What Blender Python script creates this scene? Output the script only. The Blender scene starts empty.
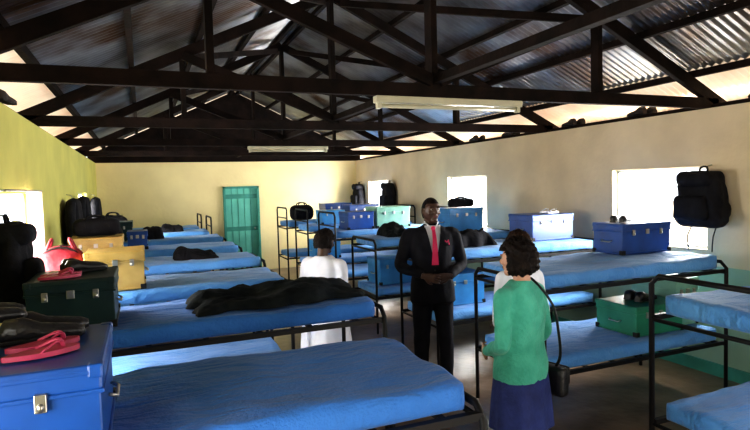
import bpy, bmesh, math, random
from mathutils import Vector, Matrix, noise
random.seed(4)
V=Vector
scene=bpy.context.scene
scene.view_settings.view_transform='Standard'
scene.view_settings.exposure=.3
for lk in ('Medium High Contrast','High Contrast'):
    try:
        scene.view_settings.look=lk; print('LOOK',lk); break
    except Exception as e: print('nolook',lk)
COL=scene.collection

# ---------------------------------------------------------------- materials
def mat(name,c1,c2=None,rough=.6,metal=0.,ns=6.,bump=0.,bs=40.,lo=.35,hi=.65,sheen=0.,stretch=(1,1,1),spec=.5,transl=0.,rust=None,folds=0.):
    m=bpy.data.materials.new(name); m.use_nodes=True
    nt=m.node_tree; n=nt.nodes; l=nt.links
    p=n['Principled BSDF']
    p.inputs['Roughness'].default_value=rough
    p.inputs['Metallic'].default_value=metal
    p.inputs['Specular IOR Level'].default_value=spec
    if sheen: p.inputs['Sheen Weight'].default_value=sheen
    tc=n.new('ShaderNodeTexCoord'); mp=n.new('ShaderNodeMapping')
    mp.inputs['Scale'].default_value=stretch
    l.new(tc.outputs['Object'],mp.inputs[0])
    c2=c2 or tuple(x*.75 for x in c1)
    t=n.new('ShaderNodeTexNoise'); t.inputs['Scale'].default_value=ns; t.inputs['Detail'].default_value=5
    l.new(mp.outputs[0],t.inputs['Vector'])
    r=n.new('ShaderNodeValToRGB')
    r.color_ramp.elements[0].position=lo; r.color_ramp.elements[1].position=hi
    r.color_ramp.elements[0].color=(*c2,1); r.color_ramp.elements[1].color=(*c1,1)
    l.new(t.outputs['Fac'],r.inputs[0]); col=r.outputs[0]
    if rust:
        t3=n.new('ShaderNodeTexNoise'); t3.inputs['Scale'].default_value=.9; t3.inputs['Detail'].default_value=8
        l.new(tc.outputs['Object'],t3.inputs['Vector'])
        r3=n.new('ShaderNodeValToRGB'); r3.color_ramp.elements[0].position=.52; r3.color_ramp.elements[1].position=.66
        r3.color_ramp.elements[0].color=(0,0,0,1); r3.color_ramp.elements[1].color=(1,1,1,1)
        l.new(t3.outputs['Fac'],r3.inputs[0])
        mx=n.new('ShaderNodeMix'); mx.data_type='RGBA'; l.new(r3.outputs[0],mx.inputs[0]); l.new(col,mx.inputs[6]); mx.inputs[7].default_value=(*rust,1)
        col=mx.outputs[2]
    l.new(col,p.inputs['Base Color'])
    if bump:
        t2=n.new('ShaderNodeTexNoise'); t2.inputs['Scale'].default_value=bs; t2.inputs['Detail'].default_value=4
        l.new(mp.outputs[0],t2.inputs['Vector'])
        b=n.new('ShaderNodeBump'); b.inputs['Strength'].default_value=bump; b.inputs['Distance'].default_value=.02
        l.new(t2.outputs['Fac'],b.inputs['Height']); l.new(b.outputs[0],p.inputs['Normal'])
        if folds:
            m4=n.new('ShaderNodeMapping'); m4.inputs['Scale'].default_value=(1.3,4.,2.); m4.inputs['Rotation'].default_value=(0,0,.5)
            l.new(tc.outputs['Object'],m4.inputs[0])
            t4=n.new('ShaderNodeTexNoise'); t4.inputs['Scale'].default_value=2.2; t4.inputs['Detail'].default_value=3; t4.inputs['Distortion'].default_value=1.2
            l.new(m4.outputs[0],t4.inputs['Vector'])
            b4=n.new('ShaderNodeBump'); b4.inputs['Strength'].default_value=folds; b4.inputs['Distance'].default_value=.08
            l.new(t4.outputs['Fac'],b4.inputs['Height']); l.new(b4.outputs[0],b.inputs['Normal'])
    if transl:
        tr=n.new('ShaderNodeBsdfTranslucent'); l.new(col,tr.inputs[0])
        mx=n.new('ShaderNodeMixShader'); mx.inputs[0].default_value=transl
        l.new(p.outputs[0],mx.inputs[1]); l.new(tr.outputs[0],mx.inputs[2]); l.new(mx.outputs[0],n['Material Output'].inputs[0])
    return m

def wallmat(name,c1,c2,dado=None,dz=1.05):
    m=mat(name,c1,c2,rough=.8,ns=1.6,bump=.25,bs=14,lo=.3,hi=.7)
    if dado:
        nt=m.node_tree;n=nt.nodes;l=nt.links
        g=n.new('ShaderNodeNewGeometry'); s=n.new('ShaderNodeSeparateXYZ'); l.new(g.outputs['Position'],s.inputs[0])
        mt=n.new('ShaderNodeMath'); mt.operation='LESS_THAN'; mt.inputs[1].default_value=dz; l.new(s.outputs['Z'],mt.inputs[0])
        mx=n.new('ShaderNodeMix'); mx.data_type='RGBA'; l.new(mt.outputs[0],mx.inputs[0])
        p=n['Principled BSDF']; src=p.inputs['Base Color'].links[0].from_socket
        l.new(src,mx.inputs[6]); mx.inputs[7].default_value=(*dado,1); l.new(mx.outputs[2],p.inputs['Base Color'])
    return m

M={}
M['wall_l']=wallmat('wall_paint_ochre',(.66,.62,.16),(.50,.48,.12))
M['wall_b']=wallmat('wall_paint_cream',(.92,.79,.43),(.80,.67,.35))
M['wall_r']=wallmat('wall_paint_beige',(.80,.66,.44),(.64,.52,.34),dado=(.30,.44,.34))
M['floor']=mat('floor_concrete',(.24,.165,.11),(.09,.06,.04),rough=.28,ns=2.2,bump=.2,bs=12)
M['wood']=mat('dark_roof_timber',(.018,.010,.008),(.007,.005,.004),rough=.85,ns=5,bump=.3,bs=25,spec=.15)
M['tin']=mat('corrugated_tin',(.58,.58,.60),(.17,.16,.155),rough=.34,metal=.85,ns=1.3,lo=.35,hi=.7,rust=(.16,.09,.055))
M['tinp']=mat('eave_sheet_lit_tone',(.95,.82,.64),(.78,.54,.38),rough=.6,ns=1.5,transl=.13)  # sunlit eave overhang put into a paler, translucent copy of the roof sheet
M['black']=mat('black_steel',(.008,.008,.009),(.012,.010,.010),rough=.5,spec=.25)
M['blue']=mat('blue_bedsheet',(.045,.20,.62),(.028,.15,.50),rough=.75,ns=2.5,bump=.35,bs=60,sheen=.12,spec=.3,folds=.5)
M['blue2']=mat('blue_bedsheet_glare',(.13,.38,.80),(.08,.28,.68),rough=.7,ns=2.5,bump=.35,bs=60,sheen=.2,spec=.35,folds=.5)  # lighter copy of the blue sheet, window glare put into its colour
M['tblue']=mat('trunk_paint_blue',(.010,.08,.36),(.008,.055,.24),rough=.35,ns=5)
M['tlblue']=mat('trunk_paint_sky',(.05,.28,.62),(.035,.19,.46),rough=.35,ns=5)
M['tgreen']=mat('trunk_paint_green',(.03,.26,.16),(.02,.18,.11),rough=.35,ns=5)
M['tteal']=mat('trunk_paint_dark_teal',(.012,.035,.036),(.008,.022,.024),rough=.4,ns=5,spec=.3)
M['tpale']=mat('trunk_paint_mint',(.28,.54,.42),(.20,.42,.33),rough=.4,ns=5)
M['tyel']=mat('trunk_paint_yellow',(.55,.38,.12),(.38,.25,.06),rough=.4,ns=5)
M['latch']=mat('latch_metal',(.55,.53,.48),rough=.3,metal=.9)
M['blackcloth']=mat('black_cloth',(.008,.008,.011),(.016,.016,.02),rough=.85,ns=10,bump=.4,bs=30,spec=.15)
M['darkcloth']=mat('dark_green_cloth',(.009,.012,.016),(.020,.024,.025),rough=.9,ns=8,bump=.5,bs=22,spec=.1)
M['red']=mat('red_nylon',(.32,.015,.03),(.2,.008,.02),rough=.55,ns=8,bump=.3)
M['pink']=mat('pink_rubber',(.50,.05,.12),(.35,.02,.07),rough=.5)
M['white']=mat('white_cotton',(.88,.88,.95),(.76,.78,.88),rough=.8,ns=5,bump=.3,bs=14)
M['curtain']=mat('thin_pink_curtain',(.85,.68,.70),(.75,.5,.55),rough=.9,ns=5,transl=.4)
M['frame']=mat('window_paint',(.60,.68,.74),rough=.5)
M['door']=mat('door_paint_teal',(.17,.60,.48),(.13,.49,.40),rough=.5,ns=3)
M['doorf']=mat('door_frame_paint',(.06,.32,.26),rough=.5)
M['tube']=mat('lamp_plastic',(.60,.57,.42),(.50,.47,.34),rough=.35)
M['suit']=mat('suit_wool',(.008,.008,.012),(.014,.014,.02),rough=.8,ns=12,bump=.15,bs=40,spec=.2)
M['shirt']=mat('shirt_white',(.75,.75,.80),rough=.7)
M['tie']=mat('tie_pink',(.80,.03,.15),(.65,.02,.1),rough=.45)
M['skin_d']=mat('skin_dark',(.085,.042,.027),(.062,.030,.019),rough=.42,ns=12)
M['skin_l']=mat('skin_light',(.55,.30,.20),(.48,.25,.16),rough=.5,ns=12)
M['lip']=mat('lip_skin',(.15,.05,.045),rough=.4)
M['hair']=mat('black_hair',(.008,.006,.006),(.018,.012,.010),rough=.6,ns=20,bump=.6,bs=60,spec=.12)
M['hairb']=mat('brown_hair',(.045,.022,.014),(.015,.009,.007),rough=.6,ns=20,bump=.6,bs=60,spec=.15)
M['green']=mat('green_knit',(.09,.46,.34),(.06,.36,.26),rough=.9,ns=10,bump=.5,bs=50,sheen=.15,spec=.2)
M['navy']=mat('navy_cloth',(.02,.035,.16),(.012,.02,.10),rough=.85,ns=8,bump=.3)
M['eye']=mat('eye_white',(.35,.32,.28),rough=.35)
M['pupil']=mat('eye_iris',(.01,.006,.004),rough=.2)
M['leather']=mat('black_leather',(.012,.011,.012),rough=.4,ns=20,bump=.3)
M['brick']=mat('dark_rubble',(.05,.035,.03),(.02,.015,.012),rough=.9,bump=.6,bs=20)
M['ground']=mat('ground_sand',(.72,.60,.45),(.60,.48,.35),rough=.95,ns=.6)

# ---------------------------------------------------------------- builder
class B:
    def __init__(s): s.bm=bmesh.new(); s.mats=[]
    def mi(s,m):
        if isinstance(m,str): m=M[m]
        if m not in s.mats: s.mats.append(m)
        return s.mats.index(m)
    def merge(s,b2,m,smooth=False,mx=None):
        k=s.mi(m); mp={}
        for v in b2.verts:
            mp[v]=s.bm.verts.new(mx@v.co if mx else v.co)
        for f in b2.faces:
            try:
                g=s.bm.faces.new([mp[v] for v in f.verts]); g.material_index=k; g.smooth=smooth
            except ValueError: pass
        b2.free()
    def box(s,c,size,m,bev=0.,rot=None,smooth=False):
        b=bmesh.new(); bmesh.ops.create_cube(b,size=1)
        for v in b.verts: v.co=V((v.co.x*size[0],v.co.y*size[1],v.co.z*size[2]))
        if bev: bmesh.ops.bevel(b,geom=b.edges[:],offset=bev,segments=2,affect='EDGES',profile=.5)
        mx=Matrix.Translation(V(c))
        if rot is not None: mx=mx@rot
        s.merge(b,m,smooth,mx)
    def beam(s,a,b_,w,h,m):
        a=V(a);b_=V(b_);d=b_-a;L=d.length;x=d.normalized()
        up=V((0,0,1)) if abs(x.z)<.95 else V((0,1,0))
        y=up.cross(x).normalized(); z=x.cross(y)
        R=Matrix((x,y,z)).transposed().to_4x4()
        s.box((a+b_)/2,(L,w,h),m,bev=.004,rot=R)
    def rings(s,rs,m,smooth=True,cap=True):
        k=s.mi(m); prev=None; first=None
        for r in rs:
            cur=[s.bm.verts.new(p) for p in r]
            if prev:
                n=len(cur)
                for i in range(n):
                    f=s.bm.faces.new((prev[i],prev[(i+1)%n],cur[(i+1)%n],cur[i])); f.material_index=k; f.smooth=smooth
            else: first=cur
            prev=cur
        if cap:
            for r,fl in ((first,True),(prev,False)):
                f=s.bm.faces.new(r[::-1] if fl else r); f.material_index=k; f.smooth=False
    def tube(s,pts,r,m,seg=8,sub=0,flat=1.):
        pts=[V(p) for p in pts]
        if not isinstance(r,(list,tuple)): r=[r]*len(pts)
        if sub:
            P=[];R=[]
            n=len(pts)
            for i in range(n-1):
                p0=pts[max(i-1,0)];p1=pts[i];p2=pts[i+1];p3=pts[min(i+2,n-1)]
                for j in range(sub):
                    t=j/sub
                    P.append(.5*((2*p1)+(p2-p0)*t+(2*p0-5*p1+4*p2-p3)*t*t+(3*p1-p0-3*p2+p3)*t**3))
                    R.append(r[i]+(r[i+1]-r[i])*t)
            P.append(pts[-1]);R.append(r[-1]); pts,r=P,R
        rs=[];ref=None
        for i,p in enumerate(pts):
            d=(pts[min(i+1,len(pts)-1)]-pts[max(i-1,0)]).normalized()
            if ref is None:
                ref=V((0,0,1)) if abs(d.z)<.9 else V((1,0,0))
            x=(ref-d*ref.dot(d)).normalized(); y=d.cross(x); ref=x
            rs.append([p+(x*math.cos(a)+y*math.sin(a)*flat)*r[i] for a in [2*math.pi*q/seg for q in range(seg)]])
        s.rings(rs,m)
    def ell(s,c,r,m,seg=16,mx=None):
        b=bmesh.new(); bmesh.ops.create_uvsphere(b,u_segments=seg,v_segments=max(6,seg*2//3),radius=1)
        R=Matrix.Translation(V(c))@(mx if mx is not None else Matrix.Identity(4))@Matrix.Diagonal((r[0],r[1],r[2],1))
        s.merge(b,m,True,R)
    def rbox(s,c,half,r,m,n=(12,8,3),rp=0.,amp=0.,fs=3.,seed=0,mx=None,taper=0.):
        """rounded soft box (mattress, bag)"""
        b=bmesh.new(); nx,ny,nz=n; mp={}
        def vert(i,j,k):
            if (i,j,k) in mp: return mp[(i,j,k)]
            p=V(((2*i/nx-1)*half[0],(2*j/ny-1)*half[1],(2*k/nz-1)*half[2]))
            if rp:
                q=V((max(-half[0]+rp,min(half[0]-rp,p.x)),max(-half[1]+rp,min(half[1]-rp,p.y)),0)); d=V((p.x-q.x,p.y-q.y,0))
                mxd=max(abs(d.x),abs(d.y))
                if d.length>1e-6: d=d.normalized()*mxd; p=V((q.x+d.x,q.y+d.y,p.z))
            q=V((max(-half[0]+r,min(half[0]-r,p.x)),max(-half[1]+r,min(half[1]-r,p.y)),max(-half[2]+r,min(half[2]-r,p.z)))); d=p-q
            if d.length>r: p=q+d.normalized()*r
            if taper:
                f=1-taper*max(0,p.z/half[2]*.5+.5)**1.5; p.x*=f; p.y*=f
            if amp:
                w=noise.noise(V((p.x*fs+seed*7.3,p.y*fs*1.6,p.z*fs)))+.5*noise.noise(V((p.x*fs*3+seed,p.y*fs*3,p.z*fs*3)))
                p=p+V((0,0,1 if p.z>0 else 0))*w*amp + V((p.x,p.y,0)).normalized()*w*amp*(.35 if not taper else 1.2)
            mp[(i,j,k)]=b.verts.new(p); return mp[(i,j,k)]
        for i in range(nx):
            for j in range(ny):
                b.faces.new((vert(i,j,nz),vert(i+1,j,nz),vert(i+1,j+1,nz),vert(i,j+1,nz)))
                b.faces.new((vert(i,j,0),vert(i,j+1,0),vert(i+1,j+1,0),vert(i+1,j,0)))
        for k in range(nz):
            for i in range(nx):
                b.faces.new((vert(i,0,k),vert(i+1,0,k),vert(i+1,0,k+1),vert(i,0,k+1)))
                b.faces.new((vert(i+1,ny,k),vert(i,ny,k),vert(i,ny,k+1),vert(i+1,ny,k+1)))
            for j in range(ny):
                b.faces.new((vert(nx,j,k),vert(nx,j+1,k),vert(nx,j+1,k+1),vert(nx,j,k+1)))
                b.faces.new((vert(0,j+1,k),vert(0,j,k),vert(0,j,k+1),vert(0,j+1,k+1)))
        T=Matrix.Translation(V(c))
        if mx is not None: T=T@mx
        s.merge(b,m,True,T)
    def obj(s,name,loc=(0,0,0),rotz=0.,parent=None,scale=1.):
        bmesh.ops.recalc_face_normals(s.bm,faces=s.bm.faces[:])
        me=bpy.data.meshes.new(name); s.bm.to_mesh(me); s.bm.free()
        for m in s.mats: me.materials.append(m)
        o=bpy.data.objects.new(name,me); COL.objects.link(o)
        o.location=loc; o.rotation_euler=(0,0,rotz); o.scale=(scale,)*3
        if parent: o.parent=parent
        return o

def remesh(o,vox,sm=3,matfn=None,mats=None):
    a=o.modifiers.new('r','REMESH'); a.mode='VOXEL'; a.voxel_size=vox; a.use_smooth_shade=True
    b=o.modifiers.new('s','SMOOTH'); b.factor=.5; b.iterations=sm
    dg=bpy.context.evaluated_depsgraph_get(); dg.update()
    me=bpy.data.meshes.new_from_object(o.evaluated_get(dg))
    o.modifiers.clear(); o.data=me
    if mats:
        me.materials.clear()
        for m in mats: me.materials.append(M[m])
    for p in me.polygons:
        p.use_smooth=True
        p.material_index=matfn(p.center) if matfn else 0
    return o

# ---------------------------------------------------------------- room
XL,XR,YF,YB,EH=-.87,5.0,-1.3,13.2,2.55
RX=(XL+XR)/2; K=.47
def sheetz(x): return 2.82+K*((XR-XL)/2-abs(x-RX))

def wall_along_y(name,x0,x1,ops,m):
    b=B(); ys=YF
    cx=(x0+x1)/2;w=x1-x0
    for (a,c,z0,z1) in ops:
        b.box((cx,(ys+a)/2,EH/2),(w,a-ys,EH),m)
        b.box((cx,(a+c)/2,z0/2),(w,c-a,z0),m)
        b.box((cx,(a+c)/2,(z1+EH)/2),(w,c-a,EH-z1),m)
        ys=c
    b.box((cx,(ys+YB)/2,EH/2),(w,YB-ys,EH),m)
    return b.obj(name)
wins_r=[(-.05,1.15,1.2,2.0),(3.73,4.9,1.2,2.0),(7.45,8.65,1.2,2.02),(11.2,12.4,1.2,2.02)]
wins_l=[(.2,1.4,1.05,1.92),(4.3,5.65,.80,1.92),(9.4,10.8,1.05,1.92)]  # first window is out of view, added as fill for near subjects
wall_along_y('wall_right',XR,XR+.2,wins_r,'wall_r')
wall_along_y('wall_left',XL-.2,XL,wins_l,'wall_l')
def wall_along_x(name,y0,y1,ox0,ox1,oz,m):
    b=B(); cy=(y0+y1)/2;w=y1-y0; a=XL-.2;c=XR+.2
    b.box(((a+ox0)/2,cy,EH/2),(ox0-a,w,EH),m)
    b.box(((c+ox1)/2,cy,EH/2),(c-ox1,w,EH),m)
    b.box(((ox0+ox1)/2,cy,(EH+oz)/2),(ox1-ox0,w,EH-oz),m)
    return b.obj(name)
wall_along_x('wall_back',YB,YB+.2,1.72,2.54,1.98,'wall_b')
wall_along_x('wall_front',YF-.2,YF,1.6,2.8,2.1,'wall_b')  # doorway out of view, added to let in front fill
b=B(); b.box(((XL+XR)/2,(YF+YB)/2,-.05),(XR-XL+.4,YB-YF+.4,.1),'floor'); b.obj('floor')
b=B(); b.box((2,6,-.16),(80,80,.1),'ground'); b.obj('ground')
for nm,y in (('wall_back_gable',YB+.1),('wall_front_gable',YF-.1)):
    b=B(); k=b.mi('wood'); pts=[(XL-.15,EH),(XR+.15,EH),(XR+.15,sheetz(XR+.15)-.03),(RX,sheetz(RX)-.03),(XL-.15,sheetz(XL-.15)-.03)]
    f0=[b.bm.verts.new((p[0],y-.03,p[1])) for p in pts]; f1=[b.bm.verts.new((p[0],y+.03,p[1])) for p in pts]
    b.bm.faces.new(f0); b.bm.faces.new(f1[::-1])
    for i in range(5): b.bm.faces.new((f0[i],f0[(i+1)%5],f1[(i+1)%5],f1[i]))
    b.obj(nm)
def roof(name,side):
    b=B(); k=b.mi('tin'); k2=b.mi('tinp')
    xs=[RX]+[RX+side*d for d in (.6,1.2,1.8,2.4,2.75,2.93,3.55)]
    y=YF-.4; ys=[]
    while y<YB+.5: ys.append(y); y+=.076/6
    rows=[]
    for q in ys:
        h=.011*math.sin(2*math.pi*q/.076)
        rows.append([b.bm.verts.new((x,q,sheetz(x)+h)) for x in xs])
    jl=5
    for i in range(len(rows)-1):
        for j in range(len(xs)-1):
            f=b.bm.faces.new((rows[i][j],rows[i][j+1],rows[i+1][j+1],rows[i+1][j])); f.smooth=True; f.material_index=k2 if j>=jl else k
    return b.obj(name)
roof('ceiling_roof_sheet_right',1); roof('ceiling_roof_sheet_left',-1)
b=B()
for sd in (-1,1):
    for d in (.08,.75,1.45,2.1,2.75,3.3):
        x=RX+sd*d; b.box((x,(YF+YB)/2,sheetz(x)-.045),(.05,YB-YF+.5,.06),'wood')
b.obj('roof_purlins')
for i,y in enumerate((1.35,3.75,6.1,8.5,10.9)):
    b=B(); w=.055
    b.box((RX,y,EH+.05),(XR-XL+.3,w,.10),'wood',bev=.004)
    def rz(x): return sheetz(x)-.135
    for sd in (-1,1):
        xe=RX+sd*3.4
        b.beam((xe,y,rz(xe)),(RX,y,rz(RX)),w,.11,'wood')
        xq=RX+sd*1.62
        b.beam((xq,y+.03,EH+.08),(xq,y+.03,rz(xq)),.05,.09,'wood')
        b.beam((RX+sd*.03,y-.03,EH+.12),(xq,y-.03,rz(xq)-.02),.05,.09,'wood')
        if y<10:
            b.beam((RX+sd*1.6,y,rz(RX+sd*1.6)-.05),(RX+sd*.1,y+2.3,rz(RX)-.1),.045,.07,'wood')
    b.beam((RX,y+.03,EH+.1),(RX,y+.03,rz(RX)),.05,.11,'wood')
    b.obj('roof_truss')
b=B(); b.box((RX,(YF+YB)/2,EH+.13),(.06,YB-YF-.1,.06),'wood'); b.obj('roof_runner_beam')
for nm,x in (('trim_1',XL-.1),('trim_2',XR+.1)):
    b=B(); b.box((x,(YF+YB)/2,EH+.02),(.1,YB-YF,.04),'wood'); b.obj(nm)
for nm,x in (('baseboard_left',XL+.01),('baseboard_right',XR-.01)):
    b=B(); b.box((x,(YF+YB)/2,.06),(.02,YB-YF,.12),'doorf'); b.obj(nm)

def area(name,loc,rot,sx,sy,p,col=(1,1,1)):
    L=bpy.data.lights.new(name,'AREA'); L.shape='RECTANGLE'; L.size=sx; L.size_y=sy; L.energy=p; L.color=col
    o=bpy.data.objects.new(name,L); COL.objects.link(o); o.location=loc; o.rotation_euler=rot
wi=1
def window(x,y0,y1,z0,z1,n):
    b=B(); t=.03
    cy=(y0+y1)/2;cz=(z0+z1)/2
    b.box((x,cy,z0+t/2),(.06,y1-y0,t),'frame'); b.box((x,cy,z1-t/2),(.06,y1-y0,t),'frame')
    for y in (y0+t/2,y1-t/2): b.box((x,y,cz),(.06,t,z1-z0),'frame')
    b.box((x,y0+(y1-y0)*.68,cz),(.03,.016,z1-z0),'frame')
    b.obj('window_%d'%n)
for (a,c,z0,z1) in wins_r:
    window(XR+.1,a,c,z0,z1,wi); wi+=1
    area('daylight_right',(XR+.3,(a+c)/2,(z0+z1)/2+.05),(0,math.radians(90),0),1.1,1.5,(80 if a<1 else (185 if a<8 else 220)),(1,.985,.95))
for (a,c,z0,z1) in wins_l:
    window(XL-.1,a,c,z0,z1,wi); wi+=1
    area('daylight_left',(XL-.3,(a+c)/2,(z0+z1)/2+.05),(0,math.radians(-90),0),1.2,1.6,(60 if a<1 else 160),(1,.97,.91))  # the weaker nearest lamp belongs to the added window
area('front_fill',(2.2,YF-.35,1.15),(math.radians(90),0,0),1.3,2.2,50,(1,.98,.95))  # added fill lamp behind the camera, brightens the near subjects

# door
b=B(); dx0,dx1,dh=1.72,2.54,1.98
b.box(((dx0+dx1)/2,YB+.04,dh/2),(dx1-dx0-.1,.05,dh-.06),'door')
for x in (dx0+.025,dx1-.025): b.box((x,YB+.0,dh/2),(.05,.12,dh),'doorf')
b.box(((dx0+dx1)/2,YB+.0,dh-.025),(dx1-dx0,.12,.05),'doorf')
for z in (.25,1.0,1.75): b.box(((dx0+dx1)/2,YB+.01,z),(dx1-dx0-.1,.03,.1),'doorf')
for i in range(1,5): b.box((dx0+.05+i*(dx1-dx0-.1)/5,YB+.012,dh/2),(.008,.01,dh-.1),'doorf')
b.ell((dx1-.12,YB-.03,1.0),(.025,.03,.025),'latch')
b.obj('door_1')

for (x0,x1,y) in ((1.58,2.85,3.75),(1.5,2.75,8.5)):
    b=B(); z=EH-.055
    b.box(((x0+x1)/2,y,z+.03),(x1-x0,.07,.05),'tube',bev=.006)
    b.tube([(x0+.05,y,z-.015),(x1-.05,y,z-.015)],.016,'tube',seg=10)
    for x in (x0+.03,x1-.03): b.box((x,y,z-.012),(.03,.05,.05),'tube',bev=.004)
    b.obj('fluorescent_lamp')

# ---------------------------------------------------------------- bunk beds
def bunk(x0,x1,y0,y1,zu=1.15,zl=.48,top=None,m='blue',hi=False,seed=0):
    b=B(); top=top or zu+.02; T=.11
    n=(60,26,4) if hi else (24,11,3)
    ml=M['blue2']
    cx=(x0+x1)/2;cy=(y0+y1)/2
    b.rbox((cx,cy,zu-T/2),((x1-x0)/2,(y1-y0)/2,T/2),.04,m,n=n,rp=.09,amp=.016,fs=2.8,seed=seed)
    b.rbox((cx,cy,zl-T/2),((x1-x0)/2,(y1-y0)/2,T/2),.04,ml,n=n,rp=.09,amp=.016,fs=2.8,seed=seed+3)
    r=.016; e=.026
    for xx in (x0-e,x1+e):
        b.tube([(xx,y0-e,0),(xx,y0-e,top-.05),(xx,y0-e+.05,top),(xx,y1+e-.05,top),(xx,y1+e,top-.05),(xx,y1+e,0)],r,'black',seg=8)
        for z in (zu-T-.03,zl-T-.03):
            b.tube([(xx,y0-e,z),(xx,y1+e,z)],.013,'black',seg=6)
        if top>zu+.15:
            b.tube([(xx,y0-e,zu+.08),(xx,y1+e,zu+.08)],.011,'black',seg=6)
    for z in (zu-T-.015,zl-T-.015):
        for yy in (y0-e*.3,y1+e*.3):
            b.box((cx,yy,z),(x1-x0+2*e,.03,.03),'black')
        for i in range(7):
            b.box((x0+(i+.5)*(x1-x0)/7,cy,z+.01),(.03,y1-y0,.012),'black')
    return b.obj('bunk_bed')
left=[(-.78,1.12,1.78,2.58),(-.78,1.40,3.35,4.12),(-.78,1.10,4.62,5.42),(-.78,1.2,6.2,7.0),(-.78,1.2,7.75,8.55),(-.78,1.2,9.3,10.1),(-.78,1.15,10.85,11.65),(-.78,1.1,12.2,13.0)]
for i,(x0,x1,y0,y1) in enumerate(left):
    bunk(x0,x1,y0,y1,hi=(i<2),seed=i*2,top=1.06 if i==0 else (1.1 if i<6 else 1.4),m='blue' if i<2 else 'blue2')
right=[(2.78,4.78,1.55,2.38),(2.70,4.60,3.3,4.15),(2.75,4.85,5.0,5.8),(2.75,4.85,6.6,7.4),(2.75,4.85,8.2,9.0),(2.75,4.85,9.75,10.55),(2.75,4.85,11.3,12.1)]
for i,(x0,x1,y0,y1) in enumerate(right):
    bunk(x0,x1,y0,y1,zu=1.21,zl=.58,hi=(i<2),seed=20+i*2+1,top=1.33 if i==0 else (1.16 if i==1 else (1.2 if i<4 else 1.5)),m='blue2')

# ---------------------------------------------------------------- trunks
def trunk(x0,x1,y0,y1,z,h,m,front='-y'):
    b=B(); w=x1-x0;d=y1-y0
    hb=h*.74
    b.box((0,0,hb/2),(w-.012,d-.012,hb),m,bev=.006)
    b.box((0,0,hb+(h-hb)/2),(w,d,h-hb),m,bev=.010)
    b.box((0,0,hb),(w+.006,d+.006,.012),m,bev=.003)
    for z_ in (.012,h-.02): b.box((0,0,z_),(w+.004,d+.004,.014),m,bev=.004)
    for sx in (-1,1):
        for sy in (-1,1):
            b.box((sx*(w/2-.018),sy*(d/2-.018),.02),(.042,.042,.04),'black',bev=.005)
            b.box((sx*(w/2-.018),sy*(d/2-.018),h-.018),(.042,.042,.04),m,bev=.008)
    for sx in (-.28,.28):
        b.box((sx*w,-d/2-.004,hb-.01),(.03,.014,.05),'latch',bev=.003)
        b.ell((sx*w,-d/2-.012,hb-.02),(.01,.008,.012),'latch',seg=8)
    b.box((0,-d/2-.004,hb-.005),(.04,.012,.045),'latch',bev=.003)
    for sx in (-1,1):
        b.tube([(sx*(w/2),-.06,hb*.6),(sx*(w/2+.022),-.05,hb*.55),(sx*(w/2+.022),.05,hb*.55),(sx*(w/2),.06,hb*.6)],.006,'latch',seg=6)
    return b.obj('metal_trunk',((x0+x1)/2,(y0+y1)/2,z))
ZU=1.157; ZR=1.217; ZRl=.587
trunk(-.80,-.12,1.68,2.22,ZU,.28,'tblue')
trunk(-.60,-.16,3.42,3.92,ZU,.28,'tteal')
trunk(-.42,.0,4.66,5.1,ZU,.30,'tyel')
trunk(-.7,-.2,6.3,6.75,ZU,.3,'tyel')
trunk(-.2,.05,7.9,8.3,ZU,.24,'tblue')
trunk(-.7,-.15,9.4,9.9,ZU,.3,'tteal')
trunk(3.95,4.55,3.76,4.12,ZR,.28,'tblue')
trunk(4.1,4.7,5.2,5.65,ZR,.30,'tblue')
trunk(3.95,4.5,6.8,7.25,ZR,.34,'tlblue')
trunk(3.5,4.1,8.35,8.85,ZR,.34,'tpale')
trunk(3.0,3.45,8.35,8.8,ZR,.28,'tblue')
trunk(3.6,4.2,9.9,10.4,ZR,.34,'tblue')
trunk(3.6,4.2,11.4,11.9,ZR,.34,'tblue')
trunk(2.85,3.35,6.75,7.2,ZRl,.34,'tlblue')
trunk(2.95,3.45,5.2,5.6,ZRl,.34,'tlblue')
trunk(3.72,4.27,3.4,3.85,ZRl,.25,'tgreen')
trunk(4.30,4.58,3.5,4.0,ZRl,.42,'tpale')
trunk(3.05,3.5,9.9,10.3,ZR,.26,'tlblue')
trunk(2.9,3.4,9.9,10.4,ZRl,.34,'tlblue')

# ---------------------------------------------------------------- soft things
def backpack(loc,rotz,w=.32,h=.5,d=.2,m='blackcloth',name='backpack'):
    b=B()
    b.rbox((0,0,-h/2-.04),(w/2,d/2,h/2),.10,m,n=(18,10,18),amp=.022,fs=7,seed=loc[1],taper=.32)
    b.rbox((0,-d/2-.005,-h*.72),(w*.36,.055,h*.22),.05,m,n=(10,5,8),amp=.012,fs=8,taper=.1)
    b.rbox((0,-.02,-.11),(w*.36,d*.5,.07),.06,m,n=(10,6,4),amp=.014,fs=8)
    b.tube([(-.04,.02,-.05),(-.03,.03,.0),(.03,.03,.0),(.04,.02,-.05)],.01,m,seg=6,sub=3)
    for sx in (-1,1):
        b.tube([(sx*.07,d/2-.02,-.06),(sx*.13,d/2,-.2),(sx*.15,d/2-.01,-.38),(sx*.12,d*.3,-h-.03)],.014,m,seg=6,sub=3,flat=1.6)
        b.tube([(sx*.12,d*.2,-h),(sx*.13,-.02,-h-.12),(sx*.12,-.02,-h-.26)],.006,m,seg=5,sub=2)
    b.tube([(0,.03,0),(0,d/2-.005,.02)],.006,'latch',seg=6)
    return b.obj(name,loc,rotz)
backpack((4.83,3.66,1.99),-math.pi/2,w=.48,h=.52,d=.28)
backpack((4.87,12.75,2.0),-math.pi/2,w=.5,h=.6)
backpack((4.87,10.95,2.0),-math.pi/2,w=.5,h=.6)
backpack((-.735,3.98,1.78),math.pi/2,w=.34,h=.52)

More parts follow.
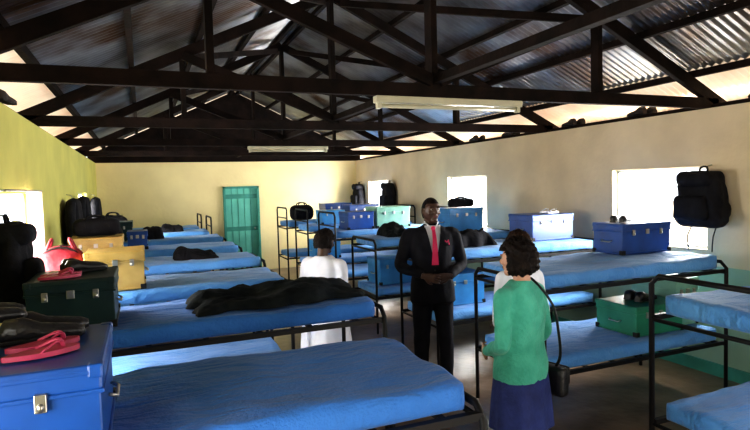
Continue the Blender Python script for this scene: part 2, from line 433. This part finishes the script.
def garment(loc,rotz,w=.45,h=.7,m='blackcloth',name='hanging_jacket',d=.1):
    b=B(); rs=[]; N=32
    prof=[(0,.06,.05),(-.03,.12,.6),(-.07,.42,.9),(-.13,.5,1.),(-.35,.44,1.05),(-.7,.48,1.15),(-1.,.52,1.2)]
    for (t,wx,dd) in prof:
        r=[]
        for i in range(N):
            a=2*math.pi*i/N
            f=1+.16*math.sin(a*7+t*3)*min(1,-t*2)
            r.append(V((math.cos(a)*wx*w*f,math.sin(a)*d*dd*.8*f,t*h+.02*math.sin(a*3)*(-t))))
        rs.append(r)
    b.rings(rs,m)
    for sx in (-1,1):
        b.tube([(sx*w*.42,0,-.09*h),(sx*w*.56,.01,-.35*h),(sx*w*.55,.0,-.8*h)],[.05,.055,.045],m,seg=10,sub=4)
    b.tube([(0,0,-.02),(0,.02,.03),(0,.07,.04)],.006,'latch',seg=6)
    return b.obj(name,loc,rotz)
garment((-.76,7.6,1.86),math.pi/2,w=.55,h=.62)
garment((-.76,8.85,1.88),math.pi/2,w=.5,h=.6)
garment((-.76,11.1,1.85),math.pi/2,w=.6,h=.6)

def pile(x0,x1,y0,y1,z,h,m,name,seed=1,nx=50,ny=22,rotz=0.):
    b=B(); hx=(x1-x0)/2;hy=(y1-y0)/2; b.mi(m)
    top=[];bot=[]
    for i in range(nx+1):
        t=[];q=[]
        for j in range(ny+1):
            u=2*i/nx-1;v=2*j/ny-1
            wob=1+.14*noise.noise(V((u*3+seed,v*3,seed)))
            pinch=1-.45*max(0,noise.noise(V((u*2.5+seed*2,0,0)))+.1)
            x=u*hx*wob;y=v*hy*wob*pinch
            edge=max(0,1-abs(u)**5)*max(0,1-abs(v)**3)
            n1=noise.noise(V((x*2.2+seed*3,y*4,seed*2)));n2=abs(noise.noise(V((x*6+seed+y*5,y*20-x*3,seed))))
            z_=h*(edge**.5)*(.6+.7*n1+.45*n2)
            t.append(b.bm.verts.new((x,y,max(z_,.006*edge)+.003))); q.append(b.bm.verts.new((x,y,0)))
        top.append(t);bot.append(q)
    for i in range(nx):
        for j in range(ny):
            f=b.bm.faces.new((top[i][j],top[i+1][j],top[i+1][j+1],top[i][j+1]));f.smooth=True
            b.bm.faces.new((bot[i][j],bot[i][j+1],bot[i+1][j+1],bot[i+1][j]))
    for i in range(nx):
        b.bm.faces.new((bot[i][0],bot[i+1][0],top[i+1][0],top[i][0])); b.bm.faces.new((bot[i+1][ny],bot[i][ny],top[i][ny],top[i+1][ny]))
    for j in range(ny):
        b.bm.faces.new((bot[nx][j],bot[nx][j+1],top[nx][j+1],top[nx][j])); b.bm.faces.new((bot[0][j+1],bot[0][j],top[0][j],top[0][j+1]))
    return b.obj(name,((x0+x1)/2,(y0+y1)/2,z),rotz)
pile(.26,1.37,3.46,3.94,ZU,.12,'darkcloth','crumpled_clothes',1,rotz=.06)
pile(.3,.75,6.35,6.7,ZU,.14,'blackcloth','crumpled_clothes',3)
pile(2.95,3.6,5.15,5.6,ZR,.20,'blackcloth','crumpled_clothes',5)
pile(-.15,.3,9.5,9.9,ZU,.2,'blackcloth','crumpled_clothes',6)
pile(.3,.7,11.0,11.4,ZU,.16,'blackcloth','crumpled_clothes',7)
pile(4.2,4.65,1.7,2.2,ZRl,.2,'blackcloth','crumpled_clothes',8)
pile(3.0,3.4,6.75,7.2,ZR,.15,'darkcloth','crumpled_clothes',10)

def duffel(c,L,r,m,rotz=0):
    b=B()
    b.rbox((0,0,r),(L/2,r,r),r*.8,m,n=(16,10,10),amp=.02,fs=5,seed=c[1])
    for sy in (-1,1):
        b.tube([(-L*.2,sy*r*.7,r*1.5),(-L*.15,sy*r*.4,r*2.25),(L*.15,sy*r*.4,r*2.25),(L*.2,sy*r*.7,r*1.5)],.012,m,seg=6,sub=4)
    b.tube([(-L*.35,0,2*r),(L*.35,0,2*r)],.006,'black',seg=6)
    for sx in (-.25,.25): b.tube([(sx*L+.0,math.cos(a)*r*1.0,r+math.sin(a)*r*1.0) for a in [math.pi*q/10 for q in range(11)]],.008,'black',seg=6)
    return b.obj('duffel_bag',c,rotz)
duffel((-.60,4.98,ZU),.34,.17,'red',math.pi/2)
duffel((-.45,8.2,ZU),.4,.17,'blackcloth',.2)
duffel((-.5,11.2,ZU),.5,.17,'blackcloth',.2)
duffel((-.45,6.52,ZU+.305),.45,.09,'blackcloth',.1)
duffel((4.25,7.0,ZR+.345),.4,.06,'blackcloth',0)
duffel((3.15,11.68,ZR),.5,.16,'blackcloth',0)

def slipper_pair(loc,rotz,m='pink',name='slipper_pair',scale=1.):
    b=B()
    for sy,dx in ((-.055,0),(.06,.03)):
        out=[]
        N=28
        for z in (0,.018):
            r=[]
            for i in range(N):
                a=2*math.pi*i/N; x=math.cos(a)*.125; w=.040+.008*math.cos(a)-.007*math.cos(2*a+.3)
                r.append(V((x+dx,sy+math.sin(a)*w,z)))
            out.append(r)
        b.rings(out,m,smooth=False)
        b.tube([(dx+.07,sy,.018),(dx+.055,sy-.015,.045),(dx-.01,sy-.042,.018)],.008,m,seg=6,sub=4,flat=.5)
        b.tube([(dx+.07,sy,.018),(dx+.055,sy+.015,.045),(dx-.01,sy+.042,.018)],.008,m,seg=6,sub=4,flat=.5)
    return b.obj(name,loc,rotz,scale=scale)
def shoe_pair(loc,rotz,m='leather',scale=1.):
    b=B()
    for sy,dx in ((-.055,0),(.055,.02)):
        prof=[(-.13,.025,.05),(-.11,.036,.085),(-.05,.037,.085),(0,.038,.06),(.06,.044,.05),(.11,.040,.042),(.135,.025,.03)]
        rs=[]
        for (x,w,h) in prof:
            r=[]
            for i in range(14):
                a=2*math.pi*i/14; r.append(V((x+dx,sy+math.cos(a)*w,h/2+math.sin(a)*h/2)))
            rs.append(r)
        b.rings(rs,m)
        b.box((dx,sy,.008),(.25,.07,.016),'black',bev=.004)
    return b.obj('shoe_pair',loc,rotz,scale=scale)
zt=ZU+.285
slipper_pair((-.30,1.88,zt),.35,scale=.8)
slipper_pair((-.52,1.80,zt),.1,scale=.75)
shoe_pair((-.32,2.09,zt),.15,scale=.9)
shoe_pair((-.62,2.05,zt),.9,scale=.9)
shoe_pair((-.50,2.12,zt+.06),.4,scale=.9)
slipper_pair((-.45,3.55,ZU+.285),.3,scale=.85)
shoe_pair((-.35,3.78,ZU+.285),.5,scale=.9)
shoe_pair((4.1,3.92,ZR+.285),.4,scale=.8)
shoe_pair((4.0,3.62,ZRl+.255),.2)
slipper_pair((4.5,5.4,ZR+.305),.4,m='white')
for i,(x,y) in enumerate(((5.08,4.55),(5.08,5.6),(5.08,6.9),(5.08,3.2),(5.08,7.8),(-.95,3.3),(-.95,4.9))):
    shoe_pair((x,y,EH+.04),1.4,'brick')

b=B(); N=40
b.mi('curtain'); up=[];dn=[]
for i in range(N+1):
    y=5.15+.5*i/N; x=XL+.05+.025*math.sin(i*1.1)
    up.append(b.bm.verts.new((x,y,1.93))); dn.append(b.bm.verts.new((x+.01,y+.03*math.sin(i),.95)))
for i in range(N):
    f=b.bm.faces.new((up[i],up[i+1],dn[i+1],dn[i])); f.smooth=True
b.tube([(XL+.05,4.3,1.94),(XL+.05,5.75,1.94)],.008,'latch',seg=6)
for y in (4.32,5.73): b.tube([(XL,y,1.94),(XL+.05,y,1.94)],.006,'latch',seg=6)
b.obj('curtain')

# ---------------------------------------------------------------- people
def trings(prof,N=36,ex=2.3):
    out=[];n=len(prof)
    for i in range(n-1):
        p=[prof[max(i-1,0)],prof[i],prof[i+1],prof[min(i+2,n-1)]]
        for j in range(5):
            t=j/5
            q=[.5*((2*p[1][c])+(p[2][c]-p[0][c])*t+(2*p[0][c]-5*p[1][c]+4*p[2][c]-p[3][c])*t*t+(3*p[1][c]-p[0][c]-3*p[2][c]+p[3][c])*t**3) for c in range(5)]
            out.append(q)
    out.append(list(prof[-1]))
    rs=[]
    for z,cx,cy,rx,ry in out:
        r=[]
        for i in range(N):
            a=2*math.pi*i/N; c=math.cos(a);s_=math.sin(a)
            r.append(V((cx+rx*math.copysign(abs(c)**(2/ex),c),cy+ry*math.copysign(abs(s_)**(2/ex),s_),z)))
        rs.append(r)
    return rs

def make_hand(parent,wrist,d,pn,side,skin,name,curl=.45,scale=1.):
    b=B()
    rs=[]
    for x,w,h in ((-.03,.024,.020),(0,.025,.018),(.03,.034,.016),(.06,.040,.0145),(.088,.039,.012),(.094,.034,.009)):
        rs.append([V((x,math.cos(a)*w,math.sin(a)*h)) for a in [2*math.pi*q/16 for q in range(16)]])
    b.rings(rs,skin)
    for i,(y,L) in enumerate(((-.031,.058),(-.0105,.070),(.0105,.076),(.031,.068))):
        y=y*side; p=V((.075,y,0)); pts=[p,p+V((.015,0,0))]; ang=curl*.5
        q=pts[-1]
        for seg in (.42,.32,.26):
            q=q+V((math.cos(ang)*L*seg,y*.05,-math.sin(ang)*L*seg)); pts.append(q); ang+=curl
        b.tube(pts,[.009,.0095,.0088,.008,.0065],skin,seg=8,sub=2)
    b.tube([(.012,side*.018,-.002),(.038,side*.042,-.008),(.062,side*.056,-.016),(.082,side*.058,-.026)],[.014,.0125,.0105,.008],skin,seg=8,sub=2)
    o=b.obj(name)
    remesh(o,.0045,2,None,[skin])
    d=V(d).normalized(); pn=V(pn); z=-(pn-d*pn.dot(d)).normalized(); y=z.cross(d)
    o.matrix_local=Matrix.Translation(V(wrist))@Matrix((d,y,z)).transposed().to_4x4()@Matrix.Scale(scale,4)
    o.parent=parent
    return o

def person(name,loc,yaw,H,kind,top,bottom,skin,hair,hairstyle,arms,hands,head_turn=0.,slim=1.,lean=0.):
    root=bpy.data.objects.new(name,None); COL.objects.link(root)
    root.location=loc; root.rotation_euler=(0,0,yaw); s=H/1.75; root.scale=(s,s,s)
    b=B(); g=1.0*slim
    if kind=='suit':
        prof=[(.80,0,0,.215,.145),(.95,0,0,.200,.14),(1.1,0,0,.180,.124),(1.28,0,0,.198,.135),(1.38,0,0,.203,.125),(1.44,0,0,.188,.10),(1.485,0,.005,.112,.075),(1.515,0,.01,.068,.065)]
    elif kind=='robe':
        prof=[(.42,0,0,.235,.19),(.7,0,0,.215,.17),(.95,0,0,.19,.15),(1.1,0,0,.16,.125),(1.28,0,0,.17,.135),(1.37,0,0,.17,.118),(1.43,0,0,.155,.095),(1.48,0,.005,.095,.07),(1.5,0,.01,.066,.062)]
    else:
        prof=[(.86,0,0,.19,.14),(.95,0,0,.185,.14),(1.1,0,0,.155,.118),(1.27,0,0,.168,.135),(1.36,0,0,.168,.118),(1.43,0,0,.152,.092),(1.475,0,.005,.095,.07),(1.5,0,.01,.066,.062)]
    prof=[(z,cx,cy,rx*g,ry*g) for z,cx,cy,rx,ry in prof]
    b.rings(trings(prof),top)
    shx=.165*g if kind!='suit' else .208
    ar=.056*g if kind!='suit' else .066
    for sd,(el,wr) in arms.items():
        q=1 if sd=='L' else -1
        sh=V((q*shx,0,1.405))
        b.tube([V((q*shx*.6,0,1.41)),sh,sh.lerp(V(el),.5),V(el),V(el).lerp(V(wr),.5),V(wr)],[ar*.9,ar*1.02,ar*.93,ar*.82,ar*.72,ar*.56],top,seg=14,sub=4)
    if kind=='suit':
        for q in (-1,1):
            b.tube([(q*.09,0,.92),(q*.1,-.005,.72),(q*.112,-.015,.49),(q*.118,.0,.28),(q*.122,.01,.07)],[.105,.095,.074,.064,.062],bottom,seg=16,sub=4)
    o=b.obj('clothed_body',parent=root)
    remesh(o,.012,3,(lambda c:(1 if c.z<.80 else 0)) if kind=='suit' else None,[top,bottom] if kind=='suit' else [top])
    for v in o.data.vertices:
        p=v.co; w=noise.noise(V((p.x*9,p.y*9,p.z*5+loc[0]*3)))+.5*noise.noise(V((p.x*20,p.y*20,p.z*9)))
        v.co=p+v.normal*w*.009
    if kind!='suit':
        if kind=='skirt':
            b=B(); rs=trings([(.98,0,0,.165*g,.125*g),(.86,0,0,.182*g,.14*g),(.7,0,0,.195*g,.155*g),(.54,0,0,.205*g,.165*g)],N=60)
            for i,r in enumerate(rs):
                t=i/(len(rs)-1)
                rs[i]=[p+V((p.x,p.y,0)).normalized()*.010*t*math.sin(q*2*math.pi/60*9+1) for q,p in enumerate(r)]
            b.rings(rs,bottom); b.obj('skirt',parent=root)
        b=B()
        for q in (-1,1):
            b.tube([(q*.085,0,.85),(q*.088,-.005,.66),(q*.09,-.01,.48),(q*.09,.018,.32),(q*.09,.01,.12),(q*.09,.005,.05)],[.085,.072,.052,.054,.034,.034],skin,seg=14,sub=4)
        b.obj('legs',parent=root)
    b=B()
    fx=.12 if kind=='suit' else .09
    for q in (-1,1):
        prof2=[(.075,.028,.05),(.06,.036,.075),(0,.038,.09),(-.06,.042,.065),(-.13,.046,.05),(-.18,.038,.04),(-.2,.02,.028)]
        rs=[[V((q*fx+math.cos(a)*w,y,h/2+math.sin(a)*h/2)) for a in [2*math.pi*i/16 for i in range(16)]] for (y,w,h) in prof2]
        b.rings(rs,'leather')
    b.obj('shoes',parent=root)
    hd=bpy.data.objects.new('head',None); COL.objects.link(hd); hd.parent=root; hd.location=(0,-.0,1.5); hd.rotation_euler=(lean,0,head_turn)
    b=B(); cz=.128
    bb=bmesh.new(); bmesh.ops.create_uvsphere(bb,u_segments=32,v_segments=24,radius=1)
    for v in bb.verts:
        x,y,z=v.co
        w=.078; dp=.098
        if z<0: w*=1-.32*(-z)**1.6; dp*=1-.12*(-z)**2
        yy=y*dp + (.012 if y>0 and z>0 else 0)*y
        if y<0: yy*=.96
        v.co=V((x*w,yy-.012,z*.120+cz))
    b.merge(bb,skin,True)
    b.tube([(0,.022,-.07),(0,.018,0),(0,.012,.07)],[.062,.055,.056],skin,seg=16,sub=3)
    b.ell((0,-.075,.043),(.033,.030,.024),skin)
    for q in (-1,1):
        b.ell((q*.036,-.078,.108),(.026,.02,.022),skin)
        b.ell((q*.079,.004,.125),(.011,.021,.033),skin,mx=Matrix.Rotation(q*.35,4,'Z'))
        b.ell((q*.031,-.096,.160),(.026,.011,.008),skin)
    b.tube([(0,-.100,.155),(0,-.112,.132),(0,-.124,.112),(0,-.108,.100)],[.009,.010,.014,.010],skin,seg=10,sub=3)
    for q in (-1,1): b.ell((q*.013,-.108,.107),(.010,.010,.008),skin)
    b.ell((0,-.103,.080),(.026,.011,.0075),skin); b.ell((0,-.101,.068),(.022,.011,.0075),skin)
    o=b.obj('face_and_neck',parent=hd)
    remesh(o,.0055,2,lambda c:(1 if (abs(c.x)<.025 and c.y<-.100 and .062<c.z<.086) else 0),[skin,'lip'])
    b=B()
    for q in (-1,1):
        b.ell((q*.031,-.0925,.139),(.0135,.012,.0075),'eye',seg=12)
        b.ell((q*.031,-.1015,.139),(.006,.004,.006),'pupil',seg=10)
        b.tube([(q*.016,-.108,.158),(q*.031,-.111,.163),(q*.046,-.102,.158)],[.003,.0035,.002],hair,seg=6,sub=2)
    b.obj('eyes',parent=hd)
    b=B(); bb=bmesh.new(); bmesh.ops.create_uvsphere(bb,u_segments=72,v_segments=50,radius=1)
    th={'shaved':.003,'short':.022,'bob':.030}[hairstyle]
    kill=[]
    for v in bb.verts:
        x,y,z=v.co
        w=.078+th; dp=.098+th
        zz=z*(.120+th)+cz
        if hairstyle=='bob' and z<0:
            w=.078+th+.006*math.sin(-z*2.5)
            zz=z*(.120)+cz
            f=(1-abs(z)**3.5)/max(1e-3,math.sqrt(1-z*z)) if abs(z)<.999 else 1
            x*=min(f,1.8);y*=min(f,1.8)
        yy=y*dp+.012*(y if y>0 else 0)-.012+ (.006 if hairstyle!='shaved' else 0)
        p=V((x*w,yy,zz))
        if hairstyle=='shaved': nn=0
        else: nn=(noise.noise(p*30)*.6+noise.noise(p*75)*.8)*(.020 if hairstyle=='bob' else .012)
        p+=V((x,y,z)).normalized()*nn
        v.co=p
        front=p.y<-.035
        if hairstyle=='bob':
            if (front and p.z<.185) or (p.y<-.01 and p.z<.0): kill.append(v)
        else:
            line=.19 if p.y<-.05 else (.15 if p.y<.0 else .06)
            if p.z<line: kill.append(v)
    bmesh.ops.delete(bb,geom=kill,context='VERTS')
    b.merge(bb,hair,True)
    o=b.obj('hair',parent=hd)
    md=o.modifiers.new('t','SOLIDIFY'); md.thickness=.010 if th>.01 else .003; md.offset=-1
    for sd,(dr,pn,off,curl) in hands.items():
        el,wr=arms[sd]
        wr=V(wr)+V(off)
        make_hand(root,wr,dr,pn,(1 if sd=='L' else -1),skin,'hand_'+sd.lower(),curl)
    return root,prof

def front_y(prof,x,z):
    for i in range(len(prof)-1):
        a,c=prof[i],prof[i+1]
        if a[0]<=z<=c[0]:
            t=(z-a[0])/(c[0]-a[0]); rx=a[3]+(c[3]-a[3])*t; ry=a[4]+(c[4]-a[4])*t; cy=a[2]+(c[2]-a[2])*t
            return cy-ry*(max(0,1-abs(x/rx)**2.3))**(1/2.3)
    return -.06
def patch(b,prof,cl,m,off):
    k=b.mi(m); rows=[]
    for z,xl,xr in cl:
        rows.append([b.bm.verts.new((xl+(xr-xl)*i/6,front_y(prof,xl+(xr-xl)*i/6,z)-off,z)) for i in range(7)])
    for i in range(len(rows)-1):
        for j in range(6):
            f=b.bm.faces.new((rows[i][j],rows[i][j+1],rows[i+1][j+1],rows[i+1][j])); f.material_index=k; f.smooth=True

root,prof=person('man_in_suit',(2.47,4.60,0),math.radians(-16),1.78,'suit','suit','suit','skin_d','hair','shaved',
    {'L':((.285,.02,1.13),(.12,-.19,1.055)),'R':((-.285,.03,1.13),(-.12,-.185,1.065))},
    {'L':((-1,-.25,-.1),(0,1,.1),(-.005,-.01,0),.35),'R':((1,-.22,-.25),(0,1,.1),(.005,-.035,.0),.4)},head_turn=.25,lean=-.05)
b=B()
lin=lambda z0,z1,n:[z0+(z1-z0)*i/n for i in range(n+1)]
patch(b,prof,[(z,-.075*(z-1.14)/.36-.002,.075*(z-1.14)/.36+.002) for z in lin(1.15,1.50,12)],'shirt',.010)
b.obj('shirt_front',parent=root)
b=B()
patch(b,prof,[(z,-.014-.018*(1.46-z)/.3,.014+.018*(1.46-z)/.3) for z in lin(1.15,1.475,12)],'tie',.019)
b.ell((0,front_y(prof,0,1.475)-.018,1.475),(.021,.014,.02),'tie')
b.obj('necktie',parent=root)
b=B()
for q in (-1,1):
    patch(b,prof,[(z,q*(.070*(z-1.13)/.36),q*(.070*(z-1.13)/.36+.012+.05*math.sin(max(0,min(1,(z-1.13)/.33))*math.pi*.75))) for z in lin(1.13,1.485,14)],'suit',.018)
    b.tube([(q*.055,.03,1.525),(q*.06,-.02,1.52),(q*.03,-.075,1.49)],[.014,.014,.010],'shirt',seg=8,sub=3,flat=.5)
for z in (1.10,1.0): b.ell((.0,front_y(prof,0,z)-.008,z),(.009,.005,.009),'leather',seg=10)
b.obj('lapels_and_collar',parent=root)
b=B(); yy=front_y(prof,.11,1.335)-.014
b.box((.11,yy,1.325),(.07,.006,.012),'suit',bev=.002)
b.tube([(.09,yy,1.325),(.10,yy-.004,1.365),(.115,yy-.003,1.345),(.125,yy-.004,1.37),(.135,yy,1.325)],.009,'tie',seg=6,sub=2,flat=.5)
b.obj('pocket_square',parent=root)

root,prof=person('woman_in_green_cardigan',(2.0,2.66,0),math.radians(197),1.56,'skirt','green','navy','skin_l','hair','bob',
    {'L':((.225,.03,1.12),(.10,-.20,1.0)),'R':((-.235,.03,1.12),(-.19,-.16,.95))},
    {'L':((-.6,-.7,.0),(-.3,1,0),(0,-.01,-.01),.5),'R':((.3,-.8,-.4),(1,0,0),(0,-.01,-.01),.5)},head_turn=.15,lean=.05,slim=1.08)
b=B()
b.tube([(-.10,-.12,1.40),(-.115,-.03,1.488),(-.11,.05,1.470),(-.135,.158,1.33),(-.165,.178,1.15),(-.225,.15,.98),(-.265,.09,.88)],.011,'leather',seg=8,sub=5,flat=.5)
b.tube([(-.10,-.12,1.40),(-.14,-.165,1.2),(-.21,-.16,1.02),(-.265,.0,.88)],.011,'leather',seg=8,sub=5,flat=.5)
b.rbox((-.265,.05,.79),(.045,.12,.10),.03,'leather',n=(6,10,8))
b.rbox((-.31,.05,.83),(.012,.115,.06),.010,'leather',n=(3,8,5))
b.obj('shoulder_bag',parent=root)

root,prof=person('woman_in_white_coat',(1.44,4.66,0),math.radians(125),1.53,'robe','white','navy','skin_d','hair','short',
    {'L':((.24,.04,1.12),(.13,-.20,1.02)),'R':((-.25,.02,1.12),(-.14,-.21,1.04))},
    {'L':((-.6,-.8,-.1),(0,.5,-1),(0,-.01,0),.4),'R':((.5,-.8,-.1),(0,.5,-1),(0,-.01,0),.4)},slim=1.2,lean=.15)
root,prof=person('woman_in_white_blouse',(2.36,3.14,0),math.radians(172),1.56,'skirt','white','navy','skin_d','hairb','short',
    {'L':((.20,.02,1.12),(.10,-.19,1.0)),'R':((-.20,.02,1.12),(-.10,-.19,1.0))},
    {'L':((-.5,-.8,-.1),(0,.5,-1),(0,-.01,0),.4),'R':((.5,-.8,-.1),(0,.5,-1),(0,-.03,0.02),.4)},slim=.9)

# ---------------------------------------------------------------- world, sun, camera
w=bpy.data.worlds.new('sky'); scene.world=w; w.use_nodes=True
bg=w.node_tree.nodes['Background']; bg.inputs[0].default_value=(.88,.94,1,1); bg.inputs[1].default_value=2.0
S=bpy.data.lights.new('sun','SUN'); S.energy=9; S.angle=math.radians(1); S.color=(1,.95,.86)
so=bpy.data.objects.new('sun',S); COL.objects.link(so); so.rotation_euler=(math.radians(20),math.radians(12),0)

cam=bpy.data.cameras.new('camera'); co=bpy.data.objects.new('camera',cam); COL.objects.link(co)
cam.sensor_width=36; cam.lens=560/750*36; cam.clip_start=.05
co.location=(0,0,1.9)
yaw=math.radians(22.55); pitch=math.radians(3.3); roll=math.radians(-1.6)
pitch=math.radians(2.95)
R=Matrix.Rotation(-yaw,4,'Z')@Matrix.Rotation(math.pi/2-pitch,4,'X')@Matrix.Rotation(roll,4,'Z')
co.rotation_euler=R.to_euler()
scene.camera=co
